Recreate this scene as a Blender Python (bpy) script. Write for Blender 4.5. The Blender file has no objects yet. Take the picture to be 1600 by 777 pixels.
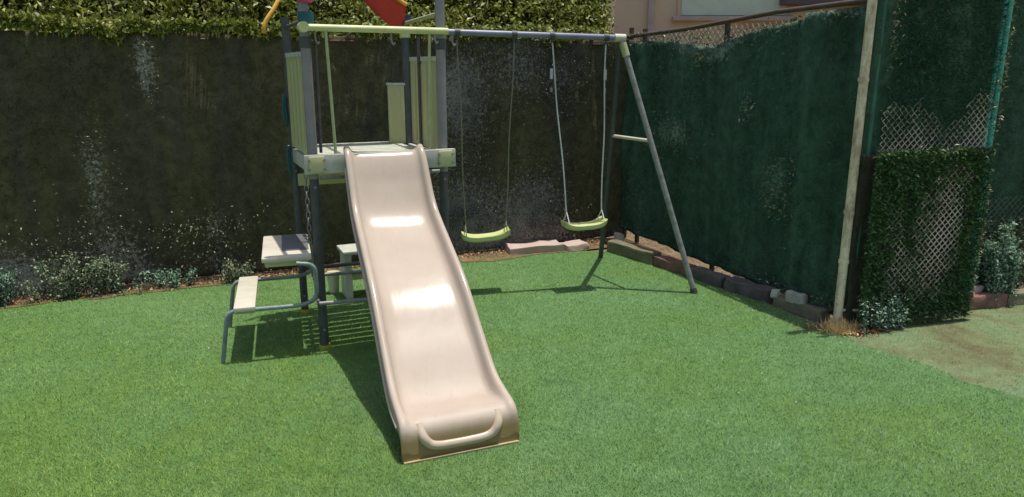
import bpy, bmesh, math, random
import numpy as np
from mathutils import Vector, noise, Matrix
random.seed(7); rng = np.random.default_rng(7)
S = bpy.context.scene
COL = S.collection
R = math.radians

# ------------------------------------------------------------------ camera
cam = bpy.data.cameras.new('camera'); co = bpy.data.objects.new('camera', cam); COL.objects.link(co)
co.location = (0, 0, 1.6); co.rotation_euler = (R(90-13.7), 0, 0)
cam.sensor_width = 36; cam.lens = 1160/1600*36; cam.clip_end = 500; cam.clip_start = .05
S.camera = co
# ------------------------------------------------------------------ light
SUN_DIR = Vector((.13, .045, .985)).normalized()       # towards the sun (almost overhead)
w = bpy.data.worlds.new('World'); S.world = w; w.use_nodes = True
nt = w.node_tree; bg = nt.nodes['Background']; sky = nt.nodes.new('ShaderNodeTexSky')
sky.sky_type = 'NISHITA'; sky.sun_disc = False
sky.sun_elevation = math.asin(SUN_DIR.z); sky.sun_rotation = math.atan2(SUN_DIR.x, SUN_DIR.y)
sky.air_density = 1.0; sky.dust_density = 2.5
nt.links.new(sky.outputs[0], bg.inputs[0]); bg.inputs[1].default_value = .14
sl = bpy.data.lights.new('sun', 'SUN'); so = bpy.data.objects.new('sun', sl); COL.objects.link(so)
sl.energy = 4.3; sl.angle = R(.55); sl.color = (1, .955, .87)
so.rotation_euler = SUN_DIR.to_track_quat('Z', 'Y').to_euler()
S.view_settings.view_transform = 'Standard'; S.view_settings.look = 'None'
S.view_settings.exposure = 0.0; S.view_settings.gamma = 1
S.cycles.use_denoising = True
S.cycles.max_bounces = 6

# ------------------------------------------------------------------ materials
def new_mat(name, rough=.6, spec=.5, metal=0):
    m = bpy.data.materials.new(name); m.use_nodes = True
    b = m.node_tree.nodes['Principled BSDF']
    b.inputs['Roughness'].default_value = rough
    b.inputs['Specular IOR Level'].default_value = spec
    b.inputs['Metallic'].default_value = metal
    return m, m.node_tree, b
def ramp(nt, fac, stops):
    r = nt.nodes.new('ShaderNodeValToRGB'); nt.links.new(fac, r.inputs[0])
    el = r.color_ramp.elements
    while len(el) < len(stops): el.new(.5)
    for e, (p, c) in zip(el, stops): e.position = p; e.color = (*c, 1)
    return r.outputs[0]
def noise_out(nt, scale, detail=4, rough=.55, stretch=None, coord='Object', dist=0):
    tc = nt.nodes.new('ShaderNodeTexCoord'); n = nt.nodes.new('ShaderNodeTexNoise')
    src = tc.outputs[coord]
    if stretch:
        mp = nt.nodes.new('ShaderNodeMapping'); mp.inputs['Scale'].default_value = stretch
        nt.links.new(src, mp.inputs[0]); src = mp.outputs[0]
    nt.links.new(src, n.inputs['Vector'])
    n.inputs['Scale'].default_value = scale; n.inputs['Detail'].default_value = detail
    n.inputs['Roughness'].default_value = rough; n.inputs['Distortion'].default_value = dist
    return n.outputs['Fac']
def mix(nt, fac, a, b, mode='MIX'):
    m = nt.nodes.new('ShaderNodeMix'); m.data_type = 'RGBA'; m.blend_type = mode
    for i, v in ((0, fac), (6, a), (7, b)):
        if hasattr(v, 'links'): nt.links.new(v, m.inputs[i])
        elif i == 0: m.inputs[0].default_value = v
        else: m.inputs[i].default_value = (*v, 1)
    return m.outputs[2]
def bump(nt, b, h, strength=.3, dist=.01):
    k = nt.nodes.new('ShaderNodeBump'); k.inputs['Strength'].default_value = strength
    k.inputs['Distance'].default_value = dist
    nt.links.new(h, k.inputs['Height']); nt.links.new(k.outputs[0], b.inputs['Normal'])
def paint(name, c, c2=None, rough=.5, scale=14, spec=.5, metal=0, bstr=.12, lo=.42, hi=.68):
    m, nt, b = new_mat(name, rough, spec, metal)
    c2 = c2 or tuple(x*.75 for x in c)
    n = noise_out(nt, scale, 6, .65)
    nt.links.new(ramp(nt, n, [(lo, c), (hi, c2)]), b.inputs['Base Color'])
    n2 = noise_out(nt, scale*6, 3)
    bump(nt, b, n2, bstr, .004)
    return m
M = {}
M['metal_dark'] = paint('grey_blue_paint', (.22, .205, .215), (.27, .25, .245), .45, 9)
M['metal_blue'] = paint('blue_paint', (.20, .21, .30), (.15, .15, .22), .38, 9)
M['metal_grey'] = paint('grey_paint', (.27, .28, .27), (.17, .16, .14), .4, 20)
M['metal_dim'] = paint('dull_grey_and_shade_paint', (.06, .062, .068), (.09, .088, .085), .55, 15)
M['tube_teal'] = paint('pale_teal_paint', (.22, .29, .29), (.14, .17, .17), .4, 20)
M['lime'] = paint('lime_paint', (.58, .60, .30), (.48, .51, .24), .4, 18)
M['lime_seat'] = paint('lime_plastic', (.52, .57, .21), (.60, .63, .36), .42, 12)
M['rod'] = paint('faded_lime', (.40, .43, .22), (.32, .35, .17), .55, 18)
M['cream'] = paint('cream_plastic', (.60, .555, .45), (.50, .47, .37), .5, 8)
M['slat'] = paint('sage_plastic', (.46, .49, .24), (.52, .46, .26), .55, 6)
M['fascia'] = paint('sage_board', (.50, .49, .42), (.40, .39, .32), .6, 16, bstr=.3)
M['deck'] = paint('pale_deck', (.52, .54, .44), (.40, .42, .33), .6, 10)
M['grey_plastic'] = paint('grey_plastic', (.16, .16, .17), (.11, .11, .115), .5, 12)
M['red'] = paint('red_canvas', (.52, .045, .03), (.42, .03, .03), .75, 6)
M['yellow'] = paint('yellow_binding', (.75, .42, .06), (.62, .30, .05), .7, 20)
M['magenta'] = paint('magenta_canvas', (.42, .05, .13), (.33, .04, .10), .75, 12)
M['navy'] = paint('navy_plastic', (.02, .04, .13), (.03, .05, .10), .55, 12)
M['teal'] = paint('teal_fabric', (.015, .10, .11), (.02, .07, .09), .8, 20)
M['yellow_cap'] = paint('yellow_rubber', (.50, .48, .04), (.38, .33, .03), .6, 30)
M['rope'] = paint('rope_fibre', (.24, .25, .17), (.16, .17, .11), .85, 90, bstr=.6)
M['rope_white'] = paint('white_rope_fibre', (.62, .64, .60), (.42, .44, .41), .85, 90, bstr=.6)
M['brown_rail'] = paint('brown_rail_paint', (.10, .062, .042), (.055, .04, .03), .6, 12, bstr=.5)
M['green_paint'] = paint('green_gate_paint', (.025, .15, .085), (.02, .09, .07), .45, 12)
M['teal_frame'] = paint('teal_frame_paint', (.06, .40, .32), (.04, .30, .26), .5, 12)
M['slab'] = paint('pale_concrete', (.52, .40, .34), (.44, .33, .27), .85, 8, bstr=.5)
M['stone_grey'] = paint('grey_concrete', (.13, .115, .11), (.07, .062, .058), .9, 10, bstr=.6)
M['stone_red'] = paint('red_brick', (.24, .12, .09), (.12, .07, .055), .9, 12, bstr=.6)
M['stone_olive'] = paint('mossy_concrete', (.20, .18, .11), (.13, .12, .07), .9, 10, bstr=.6)
M['white_stone'] = paint('white_stone', (.50, .48, .41), (.34, .31, .25), .85, 12, bstr=.7)
M['straw'] = paint('straw', (.85, .66, .30), (.70, .46, .20), .85, 40)
M['bark'] = paint('bark', (.08, .06, .04), (.05, .04, .03), .9, 20, bstr=.8)
M['stucco'] = paint('tan_stucco', (.72, .56, .34), (.68, .47, .34), .9, 1.3, bstr=.7)
M['shutter'] = paint('pale_green_shutter', (.60, .68, .50), (.54, .60, .46), .7, 5)
M['eave'] = paint('brown_eave', (.13, .085, .085), (.10, .09, .09), .8, 5)
M['wire'] = paint('galvanised_wire', (.82, .68, .56), (.58, .47, .37), .55, 20)
M['wire_olive'] = paint('dull_wire', (.36, .34, .24), (.24, .22, .15), .6, 20)
M['black'] = paint('black_gap', (.01, .01, .01), (.015, .015, .015), .9, 10)
M['leaf_green'] = paint('ivy_leaf', (.05, .12, .05), (.08, .15, .06), .5, 3)

# slide plastic
m, nt, b = new_mat('beige_slide_plastic', .16, .30)
n = noise_out(nt, 5, 6, .6)
n2 = noise_out(nt, 42, 6, .75, stretch=(1, .22, .35))
c = ramp(nt, n, [(.35, (.475, .392, .318)), (.7, (.43, .352, .278))])
c = mix(nt, ramp(nt, n2, [(.55, (0,)*3), (.75, (.4,)*3)]), c, (.36, .285, .205))
# olive-brown shade painted into the lowest hand's breadth, shoe-scuffed and dull on the run-out
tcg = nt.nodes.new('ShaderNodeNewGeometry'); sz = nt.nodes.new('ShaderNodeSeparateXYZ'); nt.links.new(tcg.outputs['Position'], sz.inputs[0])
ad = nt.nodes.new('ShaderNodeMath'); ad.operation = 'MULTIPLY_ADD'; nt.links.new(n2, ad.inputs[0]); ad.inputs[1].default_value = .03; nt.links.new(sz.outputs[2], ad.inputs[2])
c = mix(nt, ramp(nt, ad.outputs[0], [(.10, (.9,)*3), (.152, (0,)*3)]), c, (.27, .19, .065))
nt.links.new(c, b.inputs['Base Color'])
ro = mix(nt, ramp(nt, sz.outputs[2], [(.28, (1,)*3), (.42, (0,)*3)]), ramp(nt, n2, [(.3, (.15,)*3), (.7, (.22,)*3)]), (.5,)*3)
nt.links.new(ro, b.inputs['Roughness'])
b.inputs['Subsurface Weight'].default_value = 0
bump(nt, b, noise_out(nt, 7, 2), .06, .01)
M['slide'] = m
M['slide_unshaded'] = paint('beige_plastic', (.55, .44, .33), (.48, .385, .28), .3, 6)  # beige plastic without the shade painted into the landing end
M['slide_lip'] = paint('tan_slide_lip', (.58, .46, .26), (.46, .34, .17), .45, 10)

# rusty pipe
m, nt, b = new_mat('rusty_pale_paint', .6, .4)
n = noise_out(nt, 9, 8, .7, stretch=(1, 1, .35)); n2 = noise_out(nt, 60, 5, .7)
c = ramp(nt, n, [(.46, (.80, .69, .48)), (.56, (.54, .41, .27)), (.68, (.20, .10, .065))])
nt.links.new(mix(nt, ramp(nt, n2, [(.5, (0,)*3), (.8, (.6,)*3)]), c, (.25, .17, .11)), b.inputs['Base Color'])
bump(nt, b, n2, .5, .004); M['rusty'] = m

# turf / soils
def turf(name, cols, big=.7, seed_stretch=None, rough=.9):
    m, nt, b = new_mat(name, rough, .2)
    a = ramp(nt, noise_out(nt, big, 5, .6, dist=.4), [(.36, cols[0]), (.5, cols[1]), (.64, cols[2])])
    fine = ramp(nt, noise_out(nt, 130, 4, .8), [(.3, (.55,)*3), (.7, (1.35,)*3)])
    mid = ramp(nt, noise_out(nt, 16, 4, .7), [(.3, (.82,)*3), (.7, (1.15,)*3)])
    c = mix(nt, 1, mix(nt, 1, a, mid, 'MULTIPLY'), fine, 'MULTIPLY')
    nt.links.new(c, b.inputs['Base Color'])
    bump(nt, b, noise_out(nt, 160, 4, .8), .8, .012)
    return m, nt, b
M['turf'], nt, b = turf('artificial_turf', [(.13, .235, .055), (.12, .235, .075), (.15, .27, .105)], .55)
M['dry_ground'], nt, b = turf('worn_turf', [(.16, .15, .075), (.20, .25, .12), (.17, .28, .14)], 1.6)
M['soil'], nt, b = turf('dry_soil', [(.20, .14, .08), (.27, .20, .12), (.15, .13, .07)], 1.5)
M['litter'], nt, b = turf('leaf_litter', [(.32, .19, .11), (.20, .14, .07), (.16, .17, .07)], 9)
def blade_mat(name, stops):
    m, nt, b = new_mat(name, .55, .3)
    at = nt.nodes.new('ShaderNodeAttribute'); at.attribute_name = 'tint'
    # where on the lawn the pile is yellower or bluer, a left-to-right drift plus noise
    tc = nt.nodes.new('ShaderNodeTexCoord'); sx = nt.nodes.new('ShaderNodeSeparateXYZ')
    nt.links.new(tc.outputs['Object'], sx.inputs[0])
    big = noise_out(nt, .8, 4, .6)
    ma = nt.nodes.new('ShaderNodeMath'); ma.operation = 'MULTIPLY_ADD'
    nt.links.new(sx.outputs[0], ma.inputs[0]); ma.inputs[1].default_value = .17
    nt.links.new(big, ma.inputs[2])
    warm = ramp(nt, at.outputs['Fac'], stops[0]); cool = ramp(nt, at.outputs['Fac'], stops[1])
    fac = ramp(nt, ma.outputs[0], [(.34, (0,)*3), (.60, (1,)*3)])
    c = mix(nt, fac, warm, cool)
    patch = noise_out(nt, 1.7, 5, .65, dist=.8)
    c = mix(nt, 1, c, ramp(nt, patch, [(.30, (.72, .80, .52)), (.43, (.94, .97, .86)), (.56, (1.04, 1.02, 1.04)), (.72, (1.22, 1.12, 1.18))]), 'MULTIPLY')
    comb = noise_out(nt, 5, 4, .7, stretch=(1, .35, 1))
    c = mix(nt, 1, c, ramp(nt, comb, [(.35, (.86,)*3), (.65, (1.14,)*3)]), 'MULTIPLY')
    nt.links.new(c, b.inputs['Base Color'])
    # a little light comes through thin blades
    b.inputs['Transmission Weight'].default_value = 0
    return m
M['blades'] = blade_mat('turf_blades', [[(0, (.15, .25, .03)), (.5, (.26, .385, .075)), (1, (.40, .48, .16))],
                                        [(0, (.14, .25, .105)), (.5, (.235, .39, .18)), (1, (.37, .50, .29))]])
M['blades_dry'] = blade_mat('dry_blades', [[(0, (.18, .21, .09)), (.5, (.29, .33, .17)), (1, (.44, .42, .26))],
                                           [(0, (.17, .24, .10)), (.5, (.29, .36, .17)), (1, (.46, .45, .28))]])

def cloth(name, cols, spk, spk_lo=.62, spk_hi=.74, patch=None, vscale=2.2, worn=(.3, .3, .3)):
    m, nt, b = new_mat(name, .8, .12)
    a = ramp(nt, noise_out(nt, vscale, 6, .65, stretch=(1.6, 1.6, .22), dist=.5), [(.3, cols[0]), (.52, cols[1]), (.72, cols[2])])
    fine = noise_out(nt, 95, 3, .75)
    reg = noise_out(nt, 1.9, 4, .6)
    mm = nt.nodes.new('ShaderNodeMath'); mm.operation = 'MULTIPLY_ADD'
    nt.links.new(reg, mm.inputs[0]); mm.inputs[1].default_value = .45; nt.links.new(fine, mm.inputs[2])
    f = ramp(nt, mm.outputs[0], [(spk_lo+.2, (0,)*3), (spk_hi+.25, (.8,)*3)])
    c = mix(nt, f, a, spk)
    # blotches of denser and thinner weave
    c = mix(nt, 1, c, ramp(nt, noise_out(nt, 11, 6, .75, dist=.6), [(.36, (.68,)*3), (.52, (1.0,)*3), (.70, (1.35,)*3)]), 'MULTIPLY')
    # worn, bleached places, plus sunlit mottling painted into the back fence cloth
    at = nt.nodes.new('ShaderNodeAttribute'); at.attribute_name = 'wear_sunlit'
    sp = noise_out(nt, 38, 5, .8)
    m2 = nt.nodes.new('ShaderNodeMath'); m2.operation = 'MULTIPLY_ADD'
    nt.links.new(at.outputs['Fac'], m2.inputs[0]); m2.inputs[1].default_value = .42; nt.links.new(sp, m2.inputs[2])
    wf = ramp(nt, m2.outputs[0], [(.66, (0,)*3), (.80, (.85,)*3)])
    c = mix(nt, wf, c, worn)
    nt.links.new(c, b.inputs['Base Color'])
    bump(nt, b, noise_out(nt, 60, 4, .8), .9, .02)
    return m
M['cloth_back'] = cloth('dark_olive_screen', [(.095, .086, .070), (.135, .118, .062), (.170, .150, .080)], (.22, .20, .12), worn=(.56, .52, .46))
M['cloth_right'] = cloth('dark_green_screen', [(.036, .072, .042), (.060, .125, .080), (.095, .175, .115)], (.13, .20, .15), worn=(.26, .36, .28))
M['cloth_gate'] = cloth('brown_green_screen', [(.075, .055, .035), (.060, .060, .040), (.035, .095, .06)], (.13, .14, .10), vscale=3, worn=(.22, .17, .12))

def leaf_mat(name, stops, rough=.42, trans=.25, spec=.45):
    m, nt, b = new_mat(name, rough, spec)
    at = nt.nodes.new('ShaderNodeAttribute'); at.attribute_name = 'tint'
    c = ramp(nt, at.outputs['Fac'], stops)
    nt.links.new(c, b.inputs['Base Color'])
    if trans:
        t = nt.nodes.new('ShaderNodeBsdfTranslucent'); nt.links.new(c, t.inputs[0])
        ms = nt.nodes.new('ShaderNodeMixShader'); ms.inputs[0].default_value = trans
        nt.links.new(b.outputs[0], ms.inputs[1]); nt.links.new(t.outputs[0], ms.inputs[2])
        nt.links.new(ms.outputs[0], nt.nodes['Material Output'].inputs[0])
    return m
M['leaf_hedge'] = leaf_mat('hedge_leaves', [(0, (.07, .095, .012)), (.45, (.17, .20, .028)), (.8, (.36, .39, .09)), (1, (.62, .60, .26))])
M['needle_dark'] = leaf_mat('screen_needles', [(0, (.035, .032, .014)), (.7, (.09, .082, .036)), (1, (.17, .155, .075))], .9, 0, .08)
M['needle_green'] = leaf_mat('green_needles', [(0, (.024, .06, .032)), (.7, (.05, .125, .07)), (1, (.12, .23, .13))], .9, 0, .08)
M['needle_gate'] = leaf_mat('gate_needles', [(0, (.03, .075, .025)), (.6, (.07, .15, .05)), (1, (.20, .28, .12))], .9, 0, .08)
M['needle_pale'] = leaf_mat('bleached_needles', [(0, (.08, .09, .045)), (.5, (.20, .22, .12)), (1, (.50, .50, .34))], .85, .1, .1)
M['needle_grey'] = leaf_mat('greyed_needles', [(0, (.10, .095, .09)), (.5, (.21, .20, .195)), (1, (.42, .40, .39))], .85, .1, .1)

# ------------------------------------------------------------------ helpers
def tag(o, label=None, cat=None, group=None, kind=None):
    if label: o['label'] = label
    if cat: o['category'] = cat
    if group: o['group'] = group
    if kind: o['kind'] = kind
    return o
def thing(name, label, cat, loc=(0, 0, 0), group=None):
    o = bpy.data.objects.new(name, None); COL.objects.link(o); o.location = loc
    o.empty_display_size = .1
    return tag(o, label, cat, group)
def obj(name, bm, mat, parent=None, smooth=False, angle=None):
    me = bpy.data.meshes.new(name)
    if isinstance(bm, bmesh.types.BMesh):
        bmesh.ops.recalc_face_normals(bm, faces=bm.faces)
        bm.to_mesh(me); bm.free()
    else: me = bm; me.name = name
    me.materials.append(mat)
    o = bpy.data.objects.new(name, me); COL.objects.link(o)
    if smooth:
        me.shade_smooth()
        if angle: 
            try: me.set_sharp_from_angle(angle=R(angle))
            except Exception: pass
    if parent:
        o.parent = parent
        p = parent; off = Vector((0, 0, 0))
        while p: off += p.location; p = p.parent
        me.transform(Matrix.Translation(-off))      # geometry is given in world coordinates
    return o
def box(bm, c, s, ax=(1, 0, 0), ay=(0, 1, 0), bev=.0):
    """box centred c with sizes s along ax, ay, ax x ay"""
    ax = Vector(ax).normalized(); az = ax.cross(Vector(ay)).normalized(); ay = az.cross(ax)
    t = bmesh.new(); bmesh.ops.create_cube(t, size=1)
    for v in t.verts:
        p = v.co; v.co = Vector(c) + ax*p.x*s[0] + ay*p.y*s[1] + az*p.z*s[2]
    if bev: bmesh.ops.bevel(t, geom=t.edges[:], offset=bev, segments=2, affect='EDGES', profile=.6)
    me = bpy.data.meshes.new('t'); t.to_mesh(me); t.free(); bm.from_mesh(me); bpy.data.meshes.remove(me)
def smooth_path(pts, rad=.05, n=6):
    pts = [Vector(p) for p in pts]; out = [pts[0]]
    for i in range(1, len(pts)-1):
        a, b_, c = pts[i-1], pts[i], pts[i+1]
        r1 = min(rad, (a-b_).length*.45); r2 = min(rad, (c-b_).length*.45)
        p, q = b_+(a-b_).normalized()*r1, b_+(c-b_).normalized()*r2
        for k in range(n+1):
            t = k/n; out.append(p*(1-t)**2 + b_*2*t*(1-t) + q*t*t)
    out.append(pts[-1]); return out
def tube(bm, pts, r, seg=12, cap=True, flat=1.0):
    pts = [Vector(p) for p in pts]; rings = []
    up = None
    for i, p in enumerate(pts):
        d = (pts[min(i+1, len(pts)-1)] - pts[max(i-1, 0)]).normalized()
        if up is None:
            up = Vector((0, 0, 1)) if abs(d.z) < .9 else Vector((1, 0, 0))
        x = d.cross(up).normalized(); y = x.cross(d).normalized(); up = y
        rr = r[i] if isinstance(r, (list, tuple)) else r
        rings.append([bm.verts.new(p + x*math.cos(a)*rr + y*math.sin(a)*rr*flat) for a in [2*math.pi*k/seg for k in range(seg)]])
    for a, b_ in zip(rings, rings[1:]):
        for k in range(seg): bm.faces.new((a[k], a[(k+1) % seg], b_[(k+1) % seg], b_[k]))
    if cap:
        bm.faces.new(rings[0][::-1]); bm.faces.new(rings[-1])
def T(name, pts, r, mat, parent, seg=12, rad=None, flat=1.0):
    bm = bmesh.new()
    tube(bm, smooth_path(pts, rad) if rad else pts, r, seg, True, flat)
    return obj(name, bm, mat, parent, True, 50)
def B(name, c, s, mat, parent=None, ax=(1, 0, 0), ay=(0, 1, 0), bev=.004):
    bm = bmesh.new(); box(bm, c, s, ax, ay, bev); return obj(name, bm, mat, parent, True, 35)
def V(*a): return Vector(a)
def fast_mesh(name, verts, faces, tint=None):
    """verts (n,3), faces (m,k) constant k"""
    me = bpy.data.meshes.new(name); n = len(verts); mf, k = faces.shape
    me.vertices.add(n); me.vertices.foreach_set('co', verts.astype(np.float32).ravel())
    me.loops.add(mf*k); me.loops.foreach_set('vertex_index', faces.astype(np.int32).ravel())
    me.polygons.add(mf); me.polygons.foreach_set('loop_start', np.arange(0, mf*k, k, dtype=np.int32))
    me.update(calc_edges=True)
    if tint is not None:
        a = me.attributes.new('tint', 'FLOAT', 'POINT'); a.data.foreach_set('value', tint.astype(np.float32))
    return me
def leaves(name, pos, size, mat, parent, up_bias=.5, aspect=.5, tint=None, fold=.15, outdir=None, narrow=False):
    """pos (n,3): little folded leaves, or thin needles when narrow"""
    n = len(pos)
    d = rng.normal(size=(n, 3));
    if outdir is not None: d = d*.7 + np.array(outdir)*.9
    d /= np.linalg.norm(d, axis=1)[:, None]
    nn = rng.normal(size=(n, 3)); nn[:, 2] = np.abs(nn[:, 2]) + up_bias
    s = np.cross(d, nn); s /= np.linalg.norm(s, axis=1)[:, None]
    nn = np.cross(s, d)
    L = size*(.6+.8*rng.random(n))[:, None]
    if narrow:
        W = L*aspect
        v = np.stack([pos - s*W*.5, pos + s*W*.5, pos + d*L], 1).reshape(-1, 3)
        f = np.arange(3*n).reshape(n, 3); k = 3
    else:
        W = L*aspect
        v = np.stack([pos, pos + d*L*.45 + s*W*.5 + nn*L*fold, pos + d*L, pos + d*L*.45 - s*W*.5 + nn*L*fold], 1).reshape(-1, 3)
        f = np.arange(4*n).reshape(n, 4); k = 4
    t = rng.random(n) if tint is None else tint
    return obj(name, fast_mesh(name, v, f, np.repeat(t, k)), mat, parent)
def fbm(p, sc, seed=0):
    return noise.fractal(Vector((p[0]*sc+seed, p[1]*sc, p[2]*sc)), 1.0, 2.0, 4)

# ------------------------------------------------------------------ ground
def sheet(name, poly, z, mat, cuts=0):
    bm = bmesh.new(); vs = [bm.verts.new((x, y, z)) for x, y in poly]; bm.faces.new(vs)
    bmesh.ops.triangulate(bm, faces=bm.faces[:])
    o = obj(name, bm, mat)
    if o.data.polygons[0].normal.z < 0: o.data.flip_normals()
    return o
tag(sheet('ground', [(-150, -150), (150, -150), (150, 150), (-150, 150)], -.012, M['soil']), kind='structure')
BR0 = [(2.02, 4.40), (2.06, 4.14), (2.26, 3.93), (2.36, 3.66), (2.56, 3.38), (2.95, 2.9), (3.3, 2.2), (3.6, 1.2), (3.7, -3)]
BR = []
for (a_, b_) in zip(BR0, BR0[1:]):
    for k_ in range(10):
        f_ = k_/10; x_ = a_[0]*(1-f_)+b_[0]*f_; y_ = a_[1]*(1-f_)+b_[1]*f_
        BR.append((x_+.035*noise.noise(Vector((x_*9, y_*9, 0)))+.012*noise.noise(Vector((x_*40, y_*40, 0))), y_))
BR.append(BR0[-1])
lawn_poly = [(-7, -3), (-7, 4.05), (-5, 4.62), (-3.64, 5.02), (-2.3, 5.45), (-.56, 6.24), (.2, 6.50), (.88, 6.45), (1.42, 5.55), (1.75, 5.02), (1.93, 4.58)] + BR
tag(sheet('lawn', lawn_poly, 0, M['turf']), kind='structure')
worn_poly = [(x-.03, y-.05) for x, y in BR] + [(9, -3), (9, 6.2), (3.6, 5.02), (3.0, 4.75), (2.1, 4.5)]
tag(sheet('worn_ground', worn_poly, -.006, M['dry_ground']), kind='structure')

def inside(px, py, poly):
    c = np.zeros(len(px), bool); n = len(poly)
    for i in range(n):
        x1, y1 = poly[i]; x2, y2 = poly[i-1]
        with np.errstate(divide='ignore', invalid='ignore'):
            t = ((y1 > py) != (y2 > py)) & (px < (x2-x1)*(py-y1)/(y2-y1+1e-12)+x1)
        c ^= t
    return c
def blades(name, poly, n, mat, label, h=.0125, w=.0028, dark=None):
    # more blades where one stands near, fewer far off: density ~ 1/distance^2
    u = rng.random(n*2); r = 1.9*np.exp(u*math.log(9.0/1.9))
    th = R(90)+(rng.random(n*2)-.5)*R(100)
    x, y = r*np.cos(th), r*np.sin(th)
    k = inside(x, y, poly); x, y, r = x[k][:n], y[k][:n], r[k][:n]; n = len(x)
    a = rng.random(n)*2*math.pi; lean = .35+.75*rng.random(n)
    hh = h*(.6+.7*rng.random(n)); ww = w*(r/3)**.35
    la = rng.random(n)*2*math.pi
    base = np.stack([x, y, np.full(n, -.001)], 1)
    side = np.stack([np.cos(a), np.sin(a), np.zeros(n)], 1)*ww[:, None]*.5
    tip = base + np.stack([np.cos(la)*hh*lean, np.sin(la)*hh*lean, hh], 1)
    v = np.stack([base-side, base+side, tip], 1).reshape(-1, 3)
    cl = np.array([noise.noise(Vector((q*9, s*9, 0))) for q, s in zip(x[::1], y[::1])])
    t = np.clip(.42 + .35*cl + .22*rng.normal(size=n), 0, 1)
    o = obj(name, fast_mesh(name, v, np.arange(3*n).reshape(n, 3), np.repeat(t, 3)), mat)
    return tag(o, label, 'grass', kind='stuff')
blades('turf_blades', lawn_poly, 430000, M['blades'], 'short bright green artificial grass pile covering the play lawn')
blades('dry_blades', worn_poly, 42000, M['blades_dry'], 'thin olive worn grass beyond the edge of the lawn', .012)
# leaf litter along the foot of the back fence
bm = bmesh.new(); FL = [(-6, 3.98), (-4.2, 4.72), (-3.3, 5.1), (-2.9, 5.26), (-2.3, 5.52), (-1.6, 5.82), (-.56, 6.26), (.3, 6.62), (.95, 6.9)]
top = []; bot = []
for i in range(120):
    t = i/119*(len(FL)-1); k = min(int(t), len(FL)-2); f = t-k
    p = V(*FL[k])*(1-f)+V(*FL[k+1])*f
    wd = .035+.11*max(0, noise.noise(Vector((i*.13, 0, 3)))+.25) + (.09 if i < 62 else 0) + (.20 if i > 90 else 0)
    top.append(bm.verts.new((p.x-.05, p.y+.14, .004))); bot.append(bm.verts.new((p.x+.04, p.y-wd, .004)))
for i in range(119): bm.faces.new((bot[i], bot[i+1], top[i+1], top[i]))
tag(obj('leaf_litter', bm, M['litter']), kind='structure')
n = 9000; t = rng.random(n)*(len(FL)-1); k = np.minimum(t.astype(int), len(FL)-2); f = (t-k)[:, None]
P = np.array(FL); xy = P[k]*(1-f)+P[k+1]*f
pp = np.column_stack([xy[:, 0]+rng.normal(size=n)*.03, xy[:, 1]-np.abs(rng.normal(size=n))*.075+.03, np.full(n, .006)])
M['litter_leaf'] = leaf_mat('dead_leaves', [(0, (.14, .08, .04)), (.5, (.34, .20, .10)), (1, (.55, .40, .25))], .8, 0)
o = leaves('fallen_leaves', pp, .022, M['litter_leaf'], None, up_bias=2, aspect=.5)
tag(o, 'scattered dry brown leaves along the foot of the olive fence', 'fallen leaves', kind='stuff')

# ------------------------------------------------------------------ chain link, screens
def chain_link(name, A, Bp, z0, z1, mat, parent, pitch=.055, r=.0016, keep=None):
    A = V(*A); Bp = V(*Bp); L = (Bp-A).length; u = (Bp-A)/L; nrm = V(u.y, -u.x)
    n = int(L/pitch); seg = int((z1-z0)/(pitch*.5)); V_ = []; F_ = []
    for i in range(n):
        for ph in (0, 1):
            prev = None
            for k in range(seg+1):
                s = (i + (.5 if k % 2 else ph))*pitch
                if s > L: s = L
                z = min(z0 + k*pitch*.5, z1)
                p = A+u*s
                off = .0016 if (k % 2) else -.0016
                p3 = V(p.x+nrm.x*off, p.y+nrm.y*off, z)
                if prev is not None and (keep is None or keep((s/L), (z-z0)/(z1-z0))):
                    d = (p3-prev).normalized(); x = V(nrm.x, nrm.y, 0); y = d.cross(x)
                    b0 = len(V_)
                    for q in (prev, p3):
                        for a in range(3):
                            an = 2*math.pi*a/3; V_.append(q + x*math.cos(an)*r + y*math.sin(an)*r)
                    for a in range(3): F_.append((b0+a, b0+(a+1) % 3, b0+3+(a+1) % 3, b0+3+a))
                prev = p3
    return obj(name, fast_mesh(name, np.array([tuple(v) for v in V_]), np.array(F_)), mat, parent)
def screen(name, A, Bp, z0, z1, mat, parent, amp=.02, nx=90, nz=44, wear_sunlit=None, seed=0):
    """wrinkled cloth with thickness"""
    A = V(*A); Bp = V(*Bp); L = (Bp-A).length; u = (Bp-A)/L; nrm = V(u.y, -u.x)
    bm = bmesh.new(); G = []; wl = bm.verts.layers.float.new('wear_sunlit')
    for i in range(nx+1):
        row = []
        for k in range(nz+1):
            s = i/nx; t = k/nz
            zt = z1(s) if callable(z1) else z1; zb = z0(s) if callable(z0) else z0
            z = zb+(zt-zb)*t
            d = amp*(noise.noise(Vector((s*L*2.2+seed, z*.9, seed))) + .45*noise.noise(Vector((s*L*7+seed, z*2.2, 5)))
                     + .22*noise.noise(Vector((s*L*16+seed, z*12, 9))) + .8*noise.noise(Vector((s*L*4.5+seed*3, z*.25, 2))))
            e = .012*noise.noise(Vector((s*L*9, seed, 0))) if k in (0, nz) else 0
            p = A+u*(s*L) + nrm*d
            vv = bm.verts.new((p.x, p.y, z+e)); vv[wl] = wear_sunlit(s, z) if wear_sunlit else 0.0; row.append(vv)
        G.append(row)
    for i in range(nx):
        for k in range(nz): bm.faces.new((G[i][k], G[i+1][k], G[i+1][k+1], G[i][k+1]))
    o = obj(name, bm, mat, parent, True)
    md = o.modifiers.new('thick', 'SOLIDIFY'); md.thickness = .006; md.offset = 0
    return o
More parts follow.
